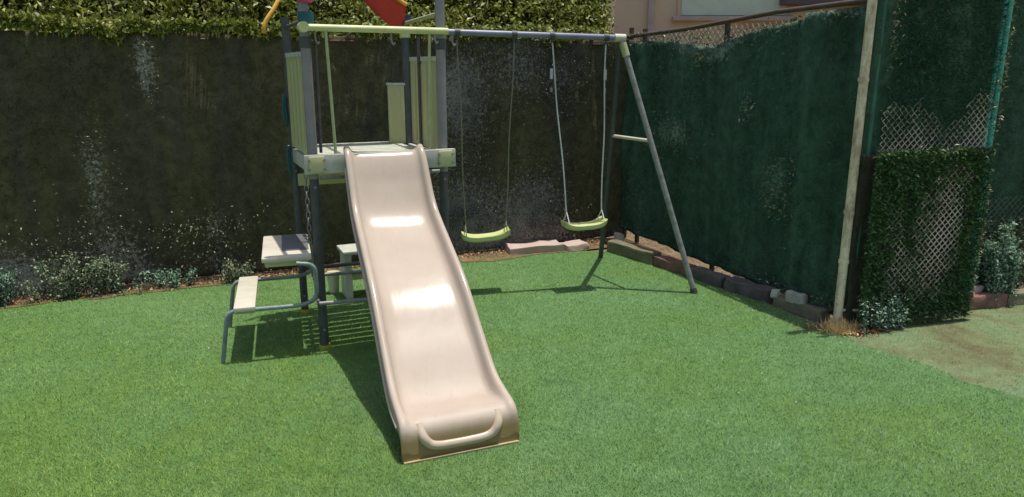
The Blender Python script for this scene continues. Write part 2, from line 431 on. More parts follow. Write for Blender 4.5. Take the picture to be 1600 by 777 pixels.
def needles(name, A, Bp, n, mat, parent, dens, z0, z1, size=.03, aspect=.12, off=.012, out=1.0, narrow=True):
    """bristles standing off a fence line; dens(s, z) gives the chance of one there"""
    A = np.array(A, float); Bp = np.array(Bp, float); L = np.linalg.norm(Bp-A); u = (Bp-A)/L; nr = np.array([u[1], -u[0]])
    s = rng.random(n); z = z0+(z1-z0)*rng.random(n)
    if dens:
        k = np.array([rng.random() < dens(a, b_) for a, b_ in zip(s, z)]); s = s[k]; z = z[k]
    m_ = len(s); xy = A+np.outer(s*L, u)+np.outer(off+rng.random(m_)*.012, nr)
    pos = np.column_stack([xy, z])
    return leaves(name, pos, size, mat, parent, aspect=aspect, outdir=(nr[0]*out, nr[1]*out, -.1), narrow=narrow)

# ---- back fence (runs behind the play set)
BA = (-6.0, 4.03); BB = (1.09, 7.03)
def back_y(x): return BA[1]+(BB[1]-BA[1])*(x-BA[0])/(BB[0]-BA[0])
fence = thing('screened_fence', 'long dark olive screened fence behind the play set, hedge leaves above it', 'fence', (-2.4, back_y(-2.4), 0))
def g(v, c, w_): return math.exp(-((v-c)/w_)**2)
def wear_sunlit_back(s, z):
    x = BA[0]+s*(BB[0]-BA[0])
    v = (1.0*g(x, -.48, .36)+.9*g(x, .20, .26))*g(z, .30, .36) + .85*g(x, -.42, .20)*g(z, 1.35, .42)+.55*g(x, .05, .22)*g(z, 1.6, .28) + .4*g(x, .45, .15)*g(z, 1.5, .2)  # pale patches behind the swings, sunlit mottling put into the colour
    v += .75*g(x, -2.62, .07)*g(z, 1.62, .26)+.5*g(x, -3.0, .10)*g(z, .85, .4)+.45*g(x, -2.3, .12)*g(z, .4, .25)+.6*g(x, -3.55, .35)*g(z, .15, .28)+.5*g(x, -2.9, .2)*g(z, .25, .25)+.3*g(z, .08, .1)
    return min(1.2, v)
screen('screen_cloth', BA, BB, .02, lambda s: 1.835+.01*math.sin(s*40), M['cloth_back'], fence, .035, 220, 60, seed=3, wear_sunlit=wear_sunlit_back)
BL = math.hypot(BB[0]-BA[0], BB[1]-BA[1]); bu = V((BB[0]-BA[0])/BL, (BB[1]-BA[1])/BL); bn = V(bu.y, -bu.x)
def bx(x): return (x-BA[0])/(BB[0]-BA[0])
bm = bmesh.new(); tube(bm, [(BA[0]-bn.x*.03, BA[1]-bn.y*.03, 1.80), (BB[0]-bn.x*.03, BB[1]-bn.y*.03, 1.80)], .012, 8)
obj('top_rail', bm, M['brown_rail'], fence, True)
for x in (-5.2, -3.5, -1.8, -.1):
    T('post', [(x-bn.x*.06, back_y(x)-bn.y*.06, 0), (x-bn.x*.06, back_y(x)-bn.y*.06, 1.86)], .025, M['brown_rail'], fence)
def g(v, c, w_): return math.exp(-((v-c)/w_)**2)
def d_dark(s, z):
    return .35+.65*max(0, fbm((s*7, z, 0), 1.6)+.35)
needles('needle_pile', BA, BB, 60000, M['needle_dark'], fence, d_dark, .03, 1.83, .035, .13)
def d_pale(s, z):
    x = BA[0]+s*(BB[0]-BA[0])
    v = (1.3*g(z, .06, .12)*(x < -2.9)+.5*g(z, .04, .09)*(x < -1.9))*(.15+1.5*max(0, fbm((x, z, 1), 1.6)+.1)) \
      + .6*g(x, -3.05, .25)*g(z, .25, .25) + .35*g(x, -2.35, .3)*g(z, .35, .16) + .4*g(x, -3.7, .2)*g(z, .3, .25) \
      + .25*g(x, -2.95, .10)*g(z, .85, .3) + .6*g(x, -2.62, .06)*g(z, 1.62, .22)
    return v*(.4+1.2*max(0, fbm((x, z, 4), 8)+.2))
needles('bleached_needles', BA, BB, 110000, M['needle_pale'], fence, d_pale, .01, 1.8, .022, .40, .075, narrow=False)
def d_grey(s, z):
    x = BA[0]+s*(BB[0]-BA[0])
    v = (.95*g(x, -.50, .28)+.8*g(x, .18, .24))*g(z, .28, .33) + .65*g(x, -.40, .16)*g(z, 1.35, .42)+.45*g(x, .05, .22)*g(z, 1.6, .25) + .3*g(x, .45, .15)*g(z, 1.5, .2)
    return v*(.35+1.3*max(0, fbm((x, z, 9), 7)+.25))
needles('greyed_needles', (-1.2, back_y(-1.2)), BB, 150000, M['needle_grey'], fence, lambda s, z: d_grey(bx(-1.2+s*(BB[0]+1.2)), z), .03, 1.83, .017, .5, .05, narrow=False)  # grey flecks thicken the painted sunlit mottling

def weed(x, label, w_=.3, h=.28, n=2600, mat='weed_leaf', y=None, size=.022, group=None):
    y = back_y(x)-.16 if y is None else y
    t = thing('weed_clump', label, 'weed', (x, y, 0), group)
    st = rng.normal(size=(24, 2))*np.array([w_*.42, .045])
    hh = h*(.5+.6*rng.random(24)); k = rng.integers(0, 24, n); f = rng.random(n)**.8
    px = x+st[k, 0]*(1+.25*f)+rng.normal(size=n)*.018
    py = y+(st[k, 0])*bu.y/bu.x+st[k, 1]+rng.normal(size=n)*.018
    leaves('foliage', np.column_stack([px, py, .01+hh[k]*f]), size, M[mat], t, up_bias=.6, aspect=.45)
    bm = bmesh.new()
    for a, h_ in zip(st, hh):
        xx = x+a[0]; yy = y+a[0]*bu.y/bu.x+a[1]
        tube(bm, [(xx, yy, 0), (xx+a[0]*.1, yy, h_*.5), (xx+a[0]*.25, yy, h_)], [.0035, .003, .0015], 5)
    obj('stem', bm, M['bark'], t)
    return t
M['weed_leaf'] = leaf_mat('weed_leaves', [(0, (.10, .15, .07)), (.5, (.24, .30, .17)), (1, (.46, .48, .34))], .6, .2, .2)
M['weed_teal'] = leaf_mat('grey_green_leaves', [(0, (.07, .15, .09)), (.5, (.20, .33, .22)), (1, (.44, .55, .40))], .6, .2, .2)
weed(-3.62, 'grey green weed clump at the far left foot of the olive fence', .30, .24, mat='weed_teal')
weed(-3.12, 'taller pale weed clump against the left fence, second from the left edge', .26, .30, 3000)
weed(-2.55, 'thin low weed clump at the fence foot left of the picnic bench', .22, .13, 800, 'weed_teal')
weed(-2.12, 'small weed clump at the fence foot just behind the picnic bench', .10, .16, 600)
# ---- right fence
RA, RB = (1.02, 7.05), (2.12, 4.50)
rf = thing('green_screened_fence', 'tall fence of deep green screen cloth right of the swings, brown rail on top', 'fence', (1.57, 5.64, 0))
def rtop(s): return 1.80+.13*s-.10*g(s, .46, .16) + .03*(s > .8)
o = screen('screen_cloth', RA, RB, lambda s: .10-.06*s, rtop, M['cloth_right'], rf, .05, 110, 60, seed=11, wear_sunlit=lambda s, z: .75*g(s, .30, .10)*g(z, 1.08, .14)+.75*g(s, .45, .1)*g(z, 1.70, .08)+.6*g(s, .74, .06)*g(z, .82, .2)+.5*g(s, .62, .03)*g(z, 1.3, .14)+.55*g(z, rtop(s), .07)+.35*g(s, .1, .1)*g(z, .5, .4)+.3*g(z, .1, .08))
ru = (V(*RB)-V(*RA)).normalized(); rn = V(ru.y, -ru.x)     # faces the lawn (-x)
if rn.x > 0: rn = -rn
def rp(s, o_=0): 
    p = V(*RA)+(V(*RB)-V(*RA))*s; return p + rn*o_
T('top_rail', [(*rp(-.02), 1.865), (*rp(.35), 1.90), (*rp(.7), 1.965), (*rp(1), 1.985)], .017, M['brown_rail'], rf)
for s in (.02, .10, .5): T('post', [(*rp(s, -.05), 0), (*rp(s, -.05), 1.95 if s != .1 else 1.93)], .022, M['brown_rail'], rf)
chain_link('wire_mesh', tuple(rp(.0, -.075)), tuple(rp(1, -.075)), .05, 1.93, M['wire_olive'], rf, .06, .0020)
def d_r(s, z): return .25+.6*max(0, fbm((s*4, z, 2), 1.7)+.3) + .7*g(z, rtop(s), .06)
needles('needle_pile', RB, RA, 34000, M['needle_green'], rf, lambda s, z: d_r(1-s, z), .04, 1.9, .03, .13, -.012-.012)
for nm, cs, cz, ws, wz, mt in (('ivy_patch', .70, .84, .07, .18, M['leaf_green']),):
    pass
def d_p(s, z):
    s = 1-s
    v = .5*g(s, .30, .10)*g(z, 1.08, .13)+.6*g(s, .45, .1)*g(z, 1.70, .08)+.75*g(z, rtop(s), .05)*(.3+.7*(s > .75)) \
      + .5*g(s, .76, .05)*g(z, .78, .2)+.3*g(s, .62, .03)*g(z, 1.35, .1)+.55*g(z, .10, .06)*(s > .72)
    return v*(.35+1.2*max(0, fbm((s*3, z, 7), 6)+.2))
needles('bleached_needles', RB, RA, 30000, M['needle_pale'], rf, d_p, .03, 1.93, .03, .36, -.03, narrow=False)

# ---- rusty corner pipe
cp = thing('rusty_pipe_post', 'pale rust-stained steel pipe post at the corner of the green fence', 'post', (2.06, 4.46, 0))
T('pipe', [(2.06, 4.46, -.02), (2.063, 4.46, 2.6)], .027, M['rusty'], cp, 16)
for z in (.42, .73, 1.52): 
    T('clamp', [(2.06, 4.46, z), (2.06, 4.46, z+.022)], .0315, M['rusty'], cp, 16)
bm = bmesh.new(); box(bm, (2.14, 4.44, .12), (.13, .014, .014), bev=.002)
obj('bracket', bm, M['white_stone'], cp)

# ---- gate
GA, GB = (2.16, 4.475), (2.93, 4.70)
gt = thing('chain_link_gate', 'chain link gate covered in two layers of green bristle screen beside the rusty pipe', 'gate', (2.16, 4.475, 0))
gu = (V(*GB)-V(*GA)).normalized(); gn = V(gu.y, -gu.x)
def gp(s, o_=0): p = V(*GA)+(V(*GB)-V(*GA))*s; return p+gn*o_
T('hinge_upright', [(*gp(-.035), .06), (*gp(-.035), 2.55)], .017, M['green_paint'], gt)
T('latch_upright', [(*gp(1.06), 1.0), (*gp(1.06), 2.55)], .016, M['teal_frame'], gt)
T('bottom_rail', [(*gp(-.02), .05), (*gp(1.04), .05)], .012, M['black'], gt)
screen('upper_screen', gp(-.10), gp(1.06), 1.02, 2.5, M['cloth_right'], gt, .02, 40, 50, seed=21)
screen('lower_screen', gp(-.10, .035), gp(1.03, .035), .03, lambda s: 1.10-.012*math.sin(s*9), M['cloth_gate'], gt, .03, 40, 40, seed=27)
chain_link('wire_mesh', tuple(gp(.02, .075)), tuple(gp(1.02, .075)), .05, 1.08, M['wire'], gt, .045, .0042, keep=lambda s, t: 1.1*g(s-.28*(t*1.03-.45), .62, .21)*g(t, .53, .42)+.8*g(s, .22, .08)*g(t, .4, .35) > .22+.3*noise.noise(Vector((s*6, t*7, 1))))
chain_link('wire_mesh', tuple(gp(.04, .03)), tuple(gp(1.05, .03)), 1.11, 2.5, M['wire'], gt, .045, .0038, keep=lambda s, t: (1.4*g(t, .03, .15)*(g(s, .22, .30)+g(s, .95, .27))+.9*g(s, .90, .12)*g(t, .13, .09)) > .33+.3*noise.noise(Vector((s*8, t*9, 4))))
def d_gl(s, z):
    bare = min(1, 1.1*g(s-.28*(z-.5), .62, .21)*g(z, .58, .42)+.7*g(s, .30, .07)*g(z, .45, .3))
    rim = 1.0*(g(s, 0, .07)+g(s, 1, .12)+g(z, 1.09, .05)+g(z, .03, .1))
    return min(1, (1-bare)*(.45+.5*max(0, fbm((s*2, z, 12), 5)+.2))+rim)
needles('needle_pile', tuple(gp(-.04)), tuple(gp(1.04)), 26000, M['needle_gate'], gt, d_gl, .02, 1.12, .032, .17, .072)
def d_gu(s, z):
    bare = min(1, (1.2*g(z, 1.12, .13)*(g(s, .25, .28)+g(s, .95, .25)) + .8*g(s, .88, .09)*g(z, 1.25, .2)))
    return (1-bare)*(.5+.5*max(0, fbm((s*2, z, 15), 5)+.2))
needles('ivy_leaves', tuple(gp(-.04)), tuple(gp(1.04)), 6000, M['needle_gate'], gt, d_gl, .02, 1.12, .030, .5, .078, narrow=False)
needles('needle_pile', tuple(gp(.04)), tuple(gp(1.06)), 26000, M['needle_green'], gt, d_gu, 1.1, 2.5, .03, .17, .028)
def d_gp(s, z):
    v = .8*g(s, .2, .2)*g(z, .12, .12)+.3*g(s, .6, .3)*g(z, .06, .06)+.5*g(s, 1.04, .05)*g(z, 1.4, .22)+.35*g(z, 1.10, .03)+.25*g(s, -.02, .03)+.3*g(s, 0.0, .05)*g(z, 1.9, .3)+.35*g(s, .98, .04)
    return v*(.5+1.0*max(0, fbm((s*2, z, 18), 7)+.2))
needles('bleached_needles', tuple(gp(-.04)), tuple(gp(1.06)), 30000, M['needle_pale'], gt, d_gp, .02, 2.4, .026, .36, .08, narrow=False)

weed(2.34, 'grey green weed clump at the left foot of the gate', .16, .20, 2200, 'weed_teal', y=4.43)
# ---- teal frame beside the gate and the farther fence
tf = thing('teal_steel_frame', 'tall teal steel frame with two uprights and short crossbars right of the gate', 'frame', (3.0, 4.86, 0))
T('upright', [(3.11, 4.87, 0), (3.11, 4.87, 2.6)], .022, M['teal_frame'], tf)
T('upright', [(3.03, 4.85, 0), (3.03, 4.85, 2.6)], .015, M['teal_frame'], tf)
for z in (1.93, 2.01): T('crossbar', [(2.95, 4.83, z), (3.11, 4.87, z)], .012, M['teal_frame'] if z > 2 else M['metal_grey'], tf)
FA, FB = (2.98, 4.96), (7.2, 6.1)
ff = thing('far_screened_fence', 'dark green fence at far right, its foot frayed to pale mesh', 'fence', (3.4, 5.08, 0))
screen('screen_cloth', FA, FB, .08, 2.5, M['cloth_right'], ff, .03, 90, 50, seed=33)
for s in (0.35, .7, 1): 
    p = V(*FA)*(1-s)+V(*FB)*s; T('post', [(p.x, p.y+.05, 0), (p.x, p.y+.05, 2.55)], .022, M['brown_rail'], ff)
needles('needle_pile', FA, FB, 26000, M['needle_green'], ff, None, .1, 2.4, .03, .15)
def d_f(s, z): return (1.1*g(z, .20, .24)*(.6+.6*max(0, fbm((s*10, z, 7), 4)+.2)))
needles('bleached_needles', FA, FB, 60000, M['needle_pale'], ff, d_f, .05, .6, .026, .4, .03, narrow=False)
chain_link('wire_mesh', FA, (4.6, 5.40), .08, .75, M['wire_olive'], ff, .05, .0016)

weed(3.42, 'pale green weed mass spilling over the kerb at the far right', .34, .52, 6500, 'weed_teal', y=5.00, size=.026)
# ------------------------------------------------------------------ kerb stones and slabs
def stone(label, a, b_, wd, h, mat, name='kerb_stone', cat='kerb stone', bev=.012, rot=0, group=None, lift=0):
    """block from a to b (front edge), going back wd"""
    a = V(*a); b_ = V(*b_); L = (b_-a).length; u = (b_-a)/L; nb = V(-u.y, u.x)
    c = (a+b_)/2+nb*wd/2
    bm = bmesh.new(); box(bm, (c.x, c.y, h/2-.01+lift), (L-.012, wd, h+.02), (u.x, u.y, rot), (nb.x, nb.y, 0), bev)
    bmesh.ops.subdivide_edges(bm, edges=[e for e in bm.edges if e.calc_length() > .05], cuts=5, use_grid_fill=True)
    for v in bm.verts:
        v.co += noise.noise_vector(v.co*9+Vector((a.x*7, 0, 0)))*.016 + noise.noise_vector(v.co*34)*.006
    return tag(obj(name, bm, mat, None, True, 40), label, cat, group)
G_ = 'kerb stones along the foot of the green fence'
stone('mossy olive kerb block in the fence corner, behind the rear swing leg', (.84, 6.46), (1.16, 5.98), .12, .10, M['stone_olive'], group=G_)
stone('reddish brick kerb block under the green fence, left of the front swing leg', (1.17, 5.965), (1.37, 5.62), .11, .08, M['stone_red'], group=G_)
stone('grey concrete kerb block directly behind the foot of the front swing leg', (1.38, 5.605), (1.56, 5.30), .11, .085, M['stone_grey'], group=G_)
stone('long grey kerb block right of the front swing leg', (1.565, 5.285), (1.78, 4.94), .12, .09, M['stone_grey'], group=G_)
stone('dark mossy kerb block nearest the rusty pipe post', (1.80, 4.90), (2.0, 4.55), .10, .07, M['stone_olive'], group=G_)
stone('small white rock sitting on the kerb near the rusty pipe', (1.84, 4.80), (1.93, 4.69), .07, .06, M['white_stone'], 'rock', 'rock', .02, lift=.07)
stone('chalky white pebble left of the white rock under the fence', (1.79, 4.93), (1.82, 4.87), .04, .035, M['white_stone'], 'rock', 'rock', .012, lift=.075)
stone('large pale pinkish paving slab at the fence foot behind the swings', (-.02, 6.31), (.47, 6.45), .27, .062, M['slab'], 'paving_slab', 'paving slab', .006)
stone('small pale broken slab between the large slab and the corner', (.49, 6.44), (.70, 6.54), .16, .06, M['slab'], 'paving_slab', 'paving slab', .01, rot=.05)
stone('small white stone shard on the soil in the fence corner', (.93, 6.62), (1.02, 6.60), .04, .13, M['white_stone'], 'rock', 'rock', .015)
stone('reddish brick kerb under the pale mesh right of the gate', (3.07, 4.80), (3.42, 4.89), .1, .09, M['stone_red'], group='kerb stones of the far fence')
stone('white cracked kerb fragment right of the gate bottom', (3.075, 4.86), (3.26, 4.91), .06, .13, M['slab'], 'rock', 'rock', .015)
stone('dark kerb stone at the right edge under the far fence', (3.43, 4.90), (3.95, 5.04), .1, .08, M['stone_olive'], group='kerb stones of the far fence')

# dry straw at the foot of the pipe
n = 900; a = rng.normal(size=(n, 2))*np.array([.045, .035])+np.array([2.03, 4.38])
a[::2] += np.array([.09, .06])
o = leaves('straw_clump', np.column_stack([a, np.full(n, .0)]), .075, M['straw'], None, aspect=.06, outdir=(0, -.2, .9), narrow=True)
tag(o, 'clump of dry yellow straw at the foot of the rusty pipe', 'dry grass', kind='stuff')
n = 1500; a = rng.normal(size=(n, 2))*np.array([.10, .05])+np.array([2.10, 4.42])
M['rust_leaf'] = leaf_mat('orange_litter', [(0, (.18, .07, .03)), (.5, (.45, .20, .09)), (1, (.60, .38, .18))], .8, 0)
o = leaves('orange_litter', np.column_stack([a, np.full(n, .006)]), .02, M['rust_leaf'], None, up_bias=2)
tag(o, 'orange leaf crumbs on the ground round the rusty pipe', 'fallen leaves', kind='stuff')

# ------------------------------------------------------------------ hedge behind the back fence
def shrub(x, label, wd=.75, dense=9000, h=2.75, yo=.62):
    y = back_y(x)+yo
    t = thing('hedge_shrub', label, 'shrub', (x, y, 0), 'hedge shrubs behind the olive fence')
    n = dense; p = rng.random((n, 3))
    X = x+(p[:, 0]-.5)*wd*1.25; Yf = (p[:, 1]-.5)*1.0; Z = 1.45+(h-1.45)*p[:, 2]
    Y = y+(X-x)*bu.y/bu.x+Yf
    keep = np.array([fbm((a*2, b_*2, c_*2), 1.9) > -.22 for a, b_, c_ in zip(X, Y, Z)])
    keep &= Z < 1.93 + (Yf+.5)*1.0 + .12*np.array([noise.noise(Vector((a*3, b_*3, 0))) for a, b_ in zip(X, Y)])
    # a few twigs spill over the fence top
    pos = np.column_stack([X, Y, Z])[keep]
    m_ = int(n*.10); xs = x+(rng.random(m_)-.5)*wd; 
    sp = np.array([max(0, noise.noise(Vector((a*4.1, 2, 0)))+.15) for a in xs])
    ov = np.column_stack([xs, np.array([back_y(a) for a in xs])-.01-rng.random(m_)*.06, 1.875-rng.random(m_)*.24*sp+rng.random(m_)*.06])
    nb_ = 7000; q = rng.random((nb_, 3)); Xb = x+(q[:, 0]-.5)*wd*1.2
    pos = np.vstack([pos, ov, np.column_stack([Xb, y+(Xb-x)*bu.y/bu.x+.25+q[:, 1]*.55, 1.5+1.25*q[:, 2]])])
    tt = np.clip(rng.beta(2, 2.2, len(pos))+.25*np.array([noise.noise(Vector(q)*3.0) for q in pos]), 0, 1)
    leaves('foliage', pos, .048+.045*(np.arange(len(pos)) >= len(pos)-nb_)[:, None], M['leaf_hedge'], t, up_bias=.5, aspect=.42, tint=tt)
    bm = bmesh.new()
    for k in range(4):
        bx_ = x+random.uniform(-.2, .2)*wd; by = y+random.uniform(-.1, .1)
        pts = [(bx_, by, 0)]
        for z in (.6, 1.2, 1.7, 2.2, h-.15): pts.append((bx_+random.uniform(-.2, .2)*wd, by+random.uniform(-.15, .15), z))
        tube(bm, smooth_path(pts, .2, 3), [.018-.013*i/(len(smooth_path(pts, .2, 3))-1) for i in range(len(smooth_path(pts, .2, 3)))], 6)
    obj('stem', bm, M['bark'], t, True)
names = ['broad leafed hedge shrub outside the left edge of the picture', 'broad leafed hedge shrub at the far left end of the hedge',
         'leafy hedge shrub over the left fence, second from the left end', 'leafy hedge shrub above the pale streak in the fence',
         'hedge shrub directly left of the play tower roof', 'hedge shrub seen behind the red canopy of the tower',
         'hedge shrub right of the tower above the blue beam', 'hedge shrub above the empty left swing',
         'hedge shrub at the right end of the hedge beside the tan house']
for i, nm in enumerate(names): shrub(-5.1+i*.70, nm, .75, 8500)

# ------------------------------------------------------------------ house behind right fence
hs = thing('tan_house', 'tan stuccoed house wall with pale green shutter behind the green fence', 'house', (4.2, 9.2, 0))
B('wall', (4.9, 9.6, 2.0), (7.4, 1.0, 4.0), M['stucco'], hs, bev=.01)
wf = B('window', (2.58, 9.09, 2.44), (1.30, .05, .52), M['stucco'], hs)
bm = bmesh.new()
box(bm, (2.58, 9.055, 2.44), (1.22, .03, .50), bev=.004)
obj('shutter', bm, M['shutter'], wf)
B('sill', (2.58, 9.05, 2.155), (1.42, .10, .05), M['slab'], wf)
bm = bmesh.new(); box(bm, (4.6, 8.98, 2.36), (3.0, .22, .12), bev=.01); obj('awning', bm, M['eave'], hs)
bm = bmesh.new(); box(bm, (4.9, 9.5, 4.08), (7.9, 1.6, .16), bev=.02); obj('roof', bm, M['stone_red'], hs)
B('downpipe', (1.62, 9.05, 1.5), (.07, .06, 3.0), M['slab'], hs, bev=.02)

# ------------------------------------------------------------------ PLAY SET
ps = thing('play_tower_set', 'metal play tower with beige slide, lime front bar and blue swing beam on an A-frame', 'play set', (-.9, 4.6, 0))
u = V(.914, .407, 0); wv = V(-.407, .914, 0)
FLp, FRp = V(-1.1, 4.1, 0), V(-.41, 4.41, 0); RLp, RRp = FLp+wv*.72, FRp+wv*.72
Z = V(0, 0, 1)
def up(p, z): return (p.x, p.y, z)
def post(p, z, r=.028, mat='metal_dark', capc=True):
    o = T('post', [up(p, 1.0), up(p, z)], r, M[mat], ps, 16)
    lo_ = T('shade_toned_lower_post', [up(p, 0), up(p, 1.0)], r*.93, M['metal_dim'], ps, 16)  # darker metal below deck height paints in the platform's shade
    if capc: T('foot_cap', [up(p, .0), up(p, .022)], r+.006, M['yellow_cap'], lo_, 16)
    for z_ in (.955, .12): T('bolt', [up(p-wv*(r+.006), z_), up(p-wv*(r-.006), z_)], .007, M['metal_grey'], lo_, 8)
    return o
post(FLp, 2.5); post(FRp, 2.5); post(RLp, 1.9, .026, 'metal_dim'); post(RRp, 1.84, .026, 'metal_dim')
# collars on the front posts
for p in (FLp, FRp):
    T('collar', [up(p, 1.70), up(p, 1.76)], .033, M['metal_dim'], ps, 16)
# second slimmer tube beside the left front post
T('guard_tube', [up(FLp+V(.04, .03, 0), 1.14), up(FLp+V(.045, .03, 0), 1.72)], .009, M['metal_dim'], ps)
# lime front bar + end cap
a0 = FLp-u*.015-wv*.045; a1 = FRp+u*.03-wv*.045
T('front_bar', [up(a0, 1.805), up(a1, 1.800)], .0185, M['lime'], ps, 16)
T('bar_end', [up(a0-wv*.03, 1.806), up(a0+wv*.03, 1.806)], .028, M['lime'], ps, 14)
# lime rods hanging from the bar in front of the platform
q0 = FLp+u*.10-wv*.05; q1 = FRp-u*.10-wv*.05
T('hanging_rod', [up(q0, 1.80), up(q0+u*.02, 1.06)], .0085, M['rod'], ps, 10)
T('hanging_rod', [up(q1+u*.02, 1.80), up(q1+u*.0, 1.14)], .0085, M['rod'], ps, 10)
# hooks under the bar
for p_, z in ((FLp+u*.045-wv*.05, 1.72), (FRp-u*.30-wv*.05, 1.72), (FRp-u*.05-wv*.05, 1.73), (FRp+u*.09+wv*.05, 1.72)):
    T('hook', [up(p_, z+.06), up(p_, z+.02), up(p_+u*.012, z), up(p_+u*.02, z+.015)], .005, M['metal_grey'], ps, 8, .01)
# side rail at the top between the right posts
T('side_bar', [up(RRp, 1.88), up(FRp, 1.90)], .012, M['rod'], ps)
T('side_bar', [up(RLp, 1.84), up(FLp, 1.84)], .012, M['metal_dim'], ps)
# platform: fascia, deck slats, rear board, lower bar
fc = (FLp+FRp)/2-wv*.05
B('fascia', up(fc, 1.085), (.87, .035, .105), M['fascia'], ps, u, wv, .006)
for sgn in (-1, 1):
    e = fc+u*.37*sgn-wv*.0
    B('fascia_plate', up(e-wv*.022, 1.085), (.085, .014, .088), M['slat'], ps, u, wv, .006)
for s_ in (FLp, FRp):
    e = s_+wv*.36+(u*.0)
    B('side_board', up(e, 1.06), (.028, .66, .085), M['fascia'], ps, u, wv, .005)
B('rear_board', up((RLp+RRp)/2-wv*.03, .90), (.74, .03, .075), M['slat'], ps, u, wv, .005)
B('rear_fascia', up((RLp+RRp)/2+wv*.035, 1.07), (.82, .03, .09), M['fascia'], ps, u, wv, .005)
dk = None
for k in range(8):
    c_ = (FLp+FRp)/2+wv*(.035+k*.086)
    B('deck_slat', up(c_, 1.095), (.64, .070, .022), M['deck'], ps, u, wv, .004)
T('lower_bar', [up(FLp+u*.03-wv*.02, 1.005), up(FRp-u*.03-wv*.02, 1.005)], .012, M['metal_grey'], ps)
# side panels
def panel(name, a, b_, z0, z1, th, mat, lean=0):
    c_ = (a+b_)/2; d = (b_-a); L = d.length; d = d.normalized(); nn = V(-d.y, d.x, 0)
    o = B(name, up(c_, (z0+z1)/2), (L, th, z1-z0), mat, ps, d, nn, .008)
    B('panel_cap', up(c_, z1+.006), (L+.012, th+.012, .016), M['deck'], o, d, nn, .005)
    # raised ribs
    bm = bmesh.new()
    for t in (.2, .5, .8):
        for sg in (-1, 1): box(bm, up(a*(1-t)+b_*t+nn*sg*th*.52, (z0+z1)/2), (.012, .006, (z1-z0)*.9), d, nn, .002)
    obj('rib', bm, mat, o)
    return o
panel('side_panel', FRp+wv*.10-u*.01, FRp+wv*.50-u*.01, 1.13, 1.645, .035, M['slat'])
panel('rear_panel', RRp-u*.13, RRp-u*.02, 1.10, 1.487, .03, M['slat'])
panel('side_panel', FLp+wv*.14+u*.0, FLp+wv*.60+u*.0, 1.13, 1.665, .035, M['slat'])
# mid posts, dark, beside panels
T('guard_tube', [up(FRp+wv*.30-u*.04, 1.1), up(FRp+wv*.30-u*.04, 1.78)], .010, M['metal_dim'], ps)
T('guard_tube', [up(RLp+V(.06, 0, 0), .35), up(RLp+V(.06, 0, 0), 1.6)], .012, M['metal_dim'], ps)
for t_ in (-.41, -.33, .33, .41):
    for z_ in (1.06, 1.11): T('bolt', [up(fc+u*t_-wv*.034, z_), up(fc+u*t_-wv*.016, z_)], .006, M['metal_grey'], ps, 8)
# lower braces of the tower
T('brace', [up(RLp, .30), up(RRp, .30)], .013, M['metal_dim'], ps)
# teal sleeves and straps
T('sleeve', [up(FLp+V(.012, -.004, 0), 1.825), up(FLp+V(.012, -.004, 0), 1.885)], .041, M['teal'], ps, 14)
T('sleeve', [up(FLp+V(.012, -.004, 0), 1.93), up(FLp+V(.012, -.004, 0), 2.06)], .037, M['magenta'], ps, 14)
tl = RLp-u*.035
for z0, z1, x_ in ((1.24, 1.44, 0), (.93, 1.13, .05)):
    bm = bmesh.new()
    tube(bm, smooth_path([up(tl-wv*(.05+x_), z1-.02), up(tl-wv*(.10+x_)-u*.02, z1), up(tl-wv*(.13+x_)-u*.03, (z0+z1)/2), up(tl-wv*(.11+x_)-u*.01, z0), up(tl-wv*(.02+x_), z0+.02), up(tl-wv*(.0+x_), z1-.04), up(tl-wv*(.05+x_), z1-.02)], .04, 4), .008, 8)
    obj('teal_strap', bm, M['teal'], ps, True)
# hanging chain at the left side
bm = bmesh.new()
cb = FLp+wv*.30-u*.0
for k in range(16):
    z = .98-k*.04; a = (k % 2)*math.pi/2
    dx = V(math.cos(a), math.sin(a), 0)
    pts = [up(cb+dx*.011*math.cos(t)+V(0, 0, 0), z+.024*math.sin(t)) for t in [2*math.pi*i/10 for i in range(11)]]
    tube(bm, pts, .004, 5, False)
obj('chain', bm, M['metal_grey'], ps, True)
# canopy: draped gable valance of red canvas at the rear, ridge pole above
apx = V((RLp.x+RRp.x)/2, (RLp.y+RRp.y)/2, 0)
def valance(p, sgn, hang, name='canopy', drop=.40):
    bm = bmesh.new(); N = 16; rows = []
    for i in range(N+1):
        t = i/N
        x0 = apx*(1-t)+p*t
        zt = 2.36-drop*t-.06*math.sin(t*math.pi)
        wob = .012*math.sin(t*11+sgn)
        hgt = (hang*(1-.15*t) if t < .97 else hang*.75)
        r_ = []
        for j in range(6):
            q = j/5
            r_.append(bm.verts.new(up(x0-wv*(.09*(1-q)+wob*q), zt-hgt*q+ .03*(1-q))))
        rows.append(r_)
    for a, b_ in zip(rows, rows[1:]):
        for j in range(5): bm.faces.new((a[j], b_[j], b_[j+1], a[j+1]))
    o = obj(name, bm, M['red'], ps, True)
    md = o.modifiers.new('thick', 'SOLIDIFY'); md.thickness = .006
    pts = [up(apx*(1-t)+p*t-wv*.095, 2.39-drop*t-.06*math.sin(t*math.pi)) for t in [i/14 for i in range(15)]]
    T('binding', pts, .012, M['yellow'], o, 8)
    return o
valance(RRp-u*.01, 1, .17)
valance(RLp+u*.0, -1, .10, drop=.20)
T('ridge_pole', [up(apx, 2.40), up(apx-wv*.72, 2.40)], .014, M['metal_dim'], ps)
bm = bmesh.new(); tube(bm, smooth_path([up(RLp-u*.02, 2.02), up(RLp-u*.06-wv*.03, 1.95), up(RLp-u*.13-wv*.05, 1.86), up(RLp-u*.135-wv*.05, 1.80)], .05, 4), .013, 8)
obj('yellow_strap', bm, M['yellow'], ps, True)
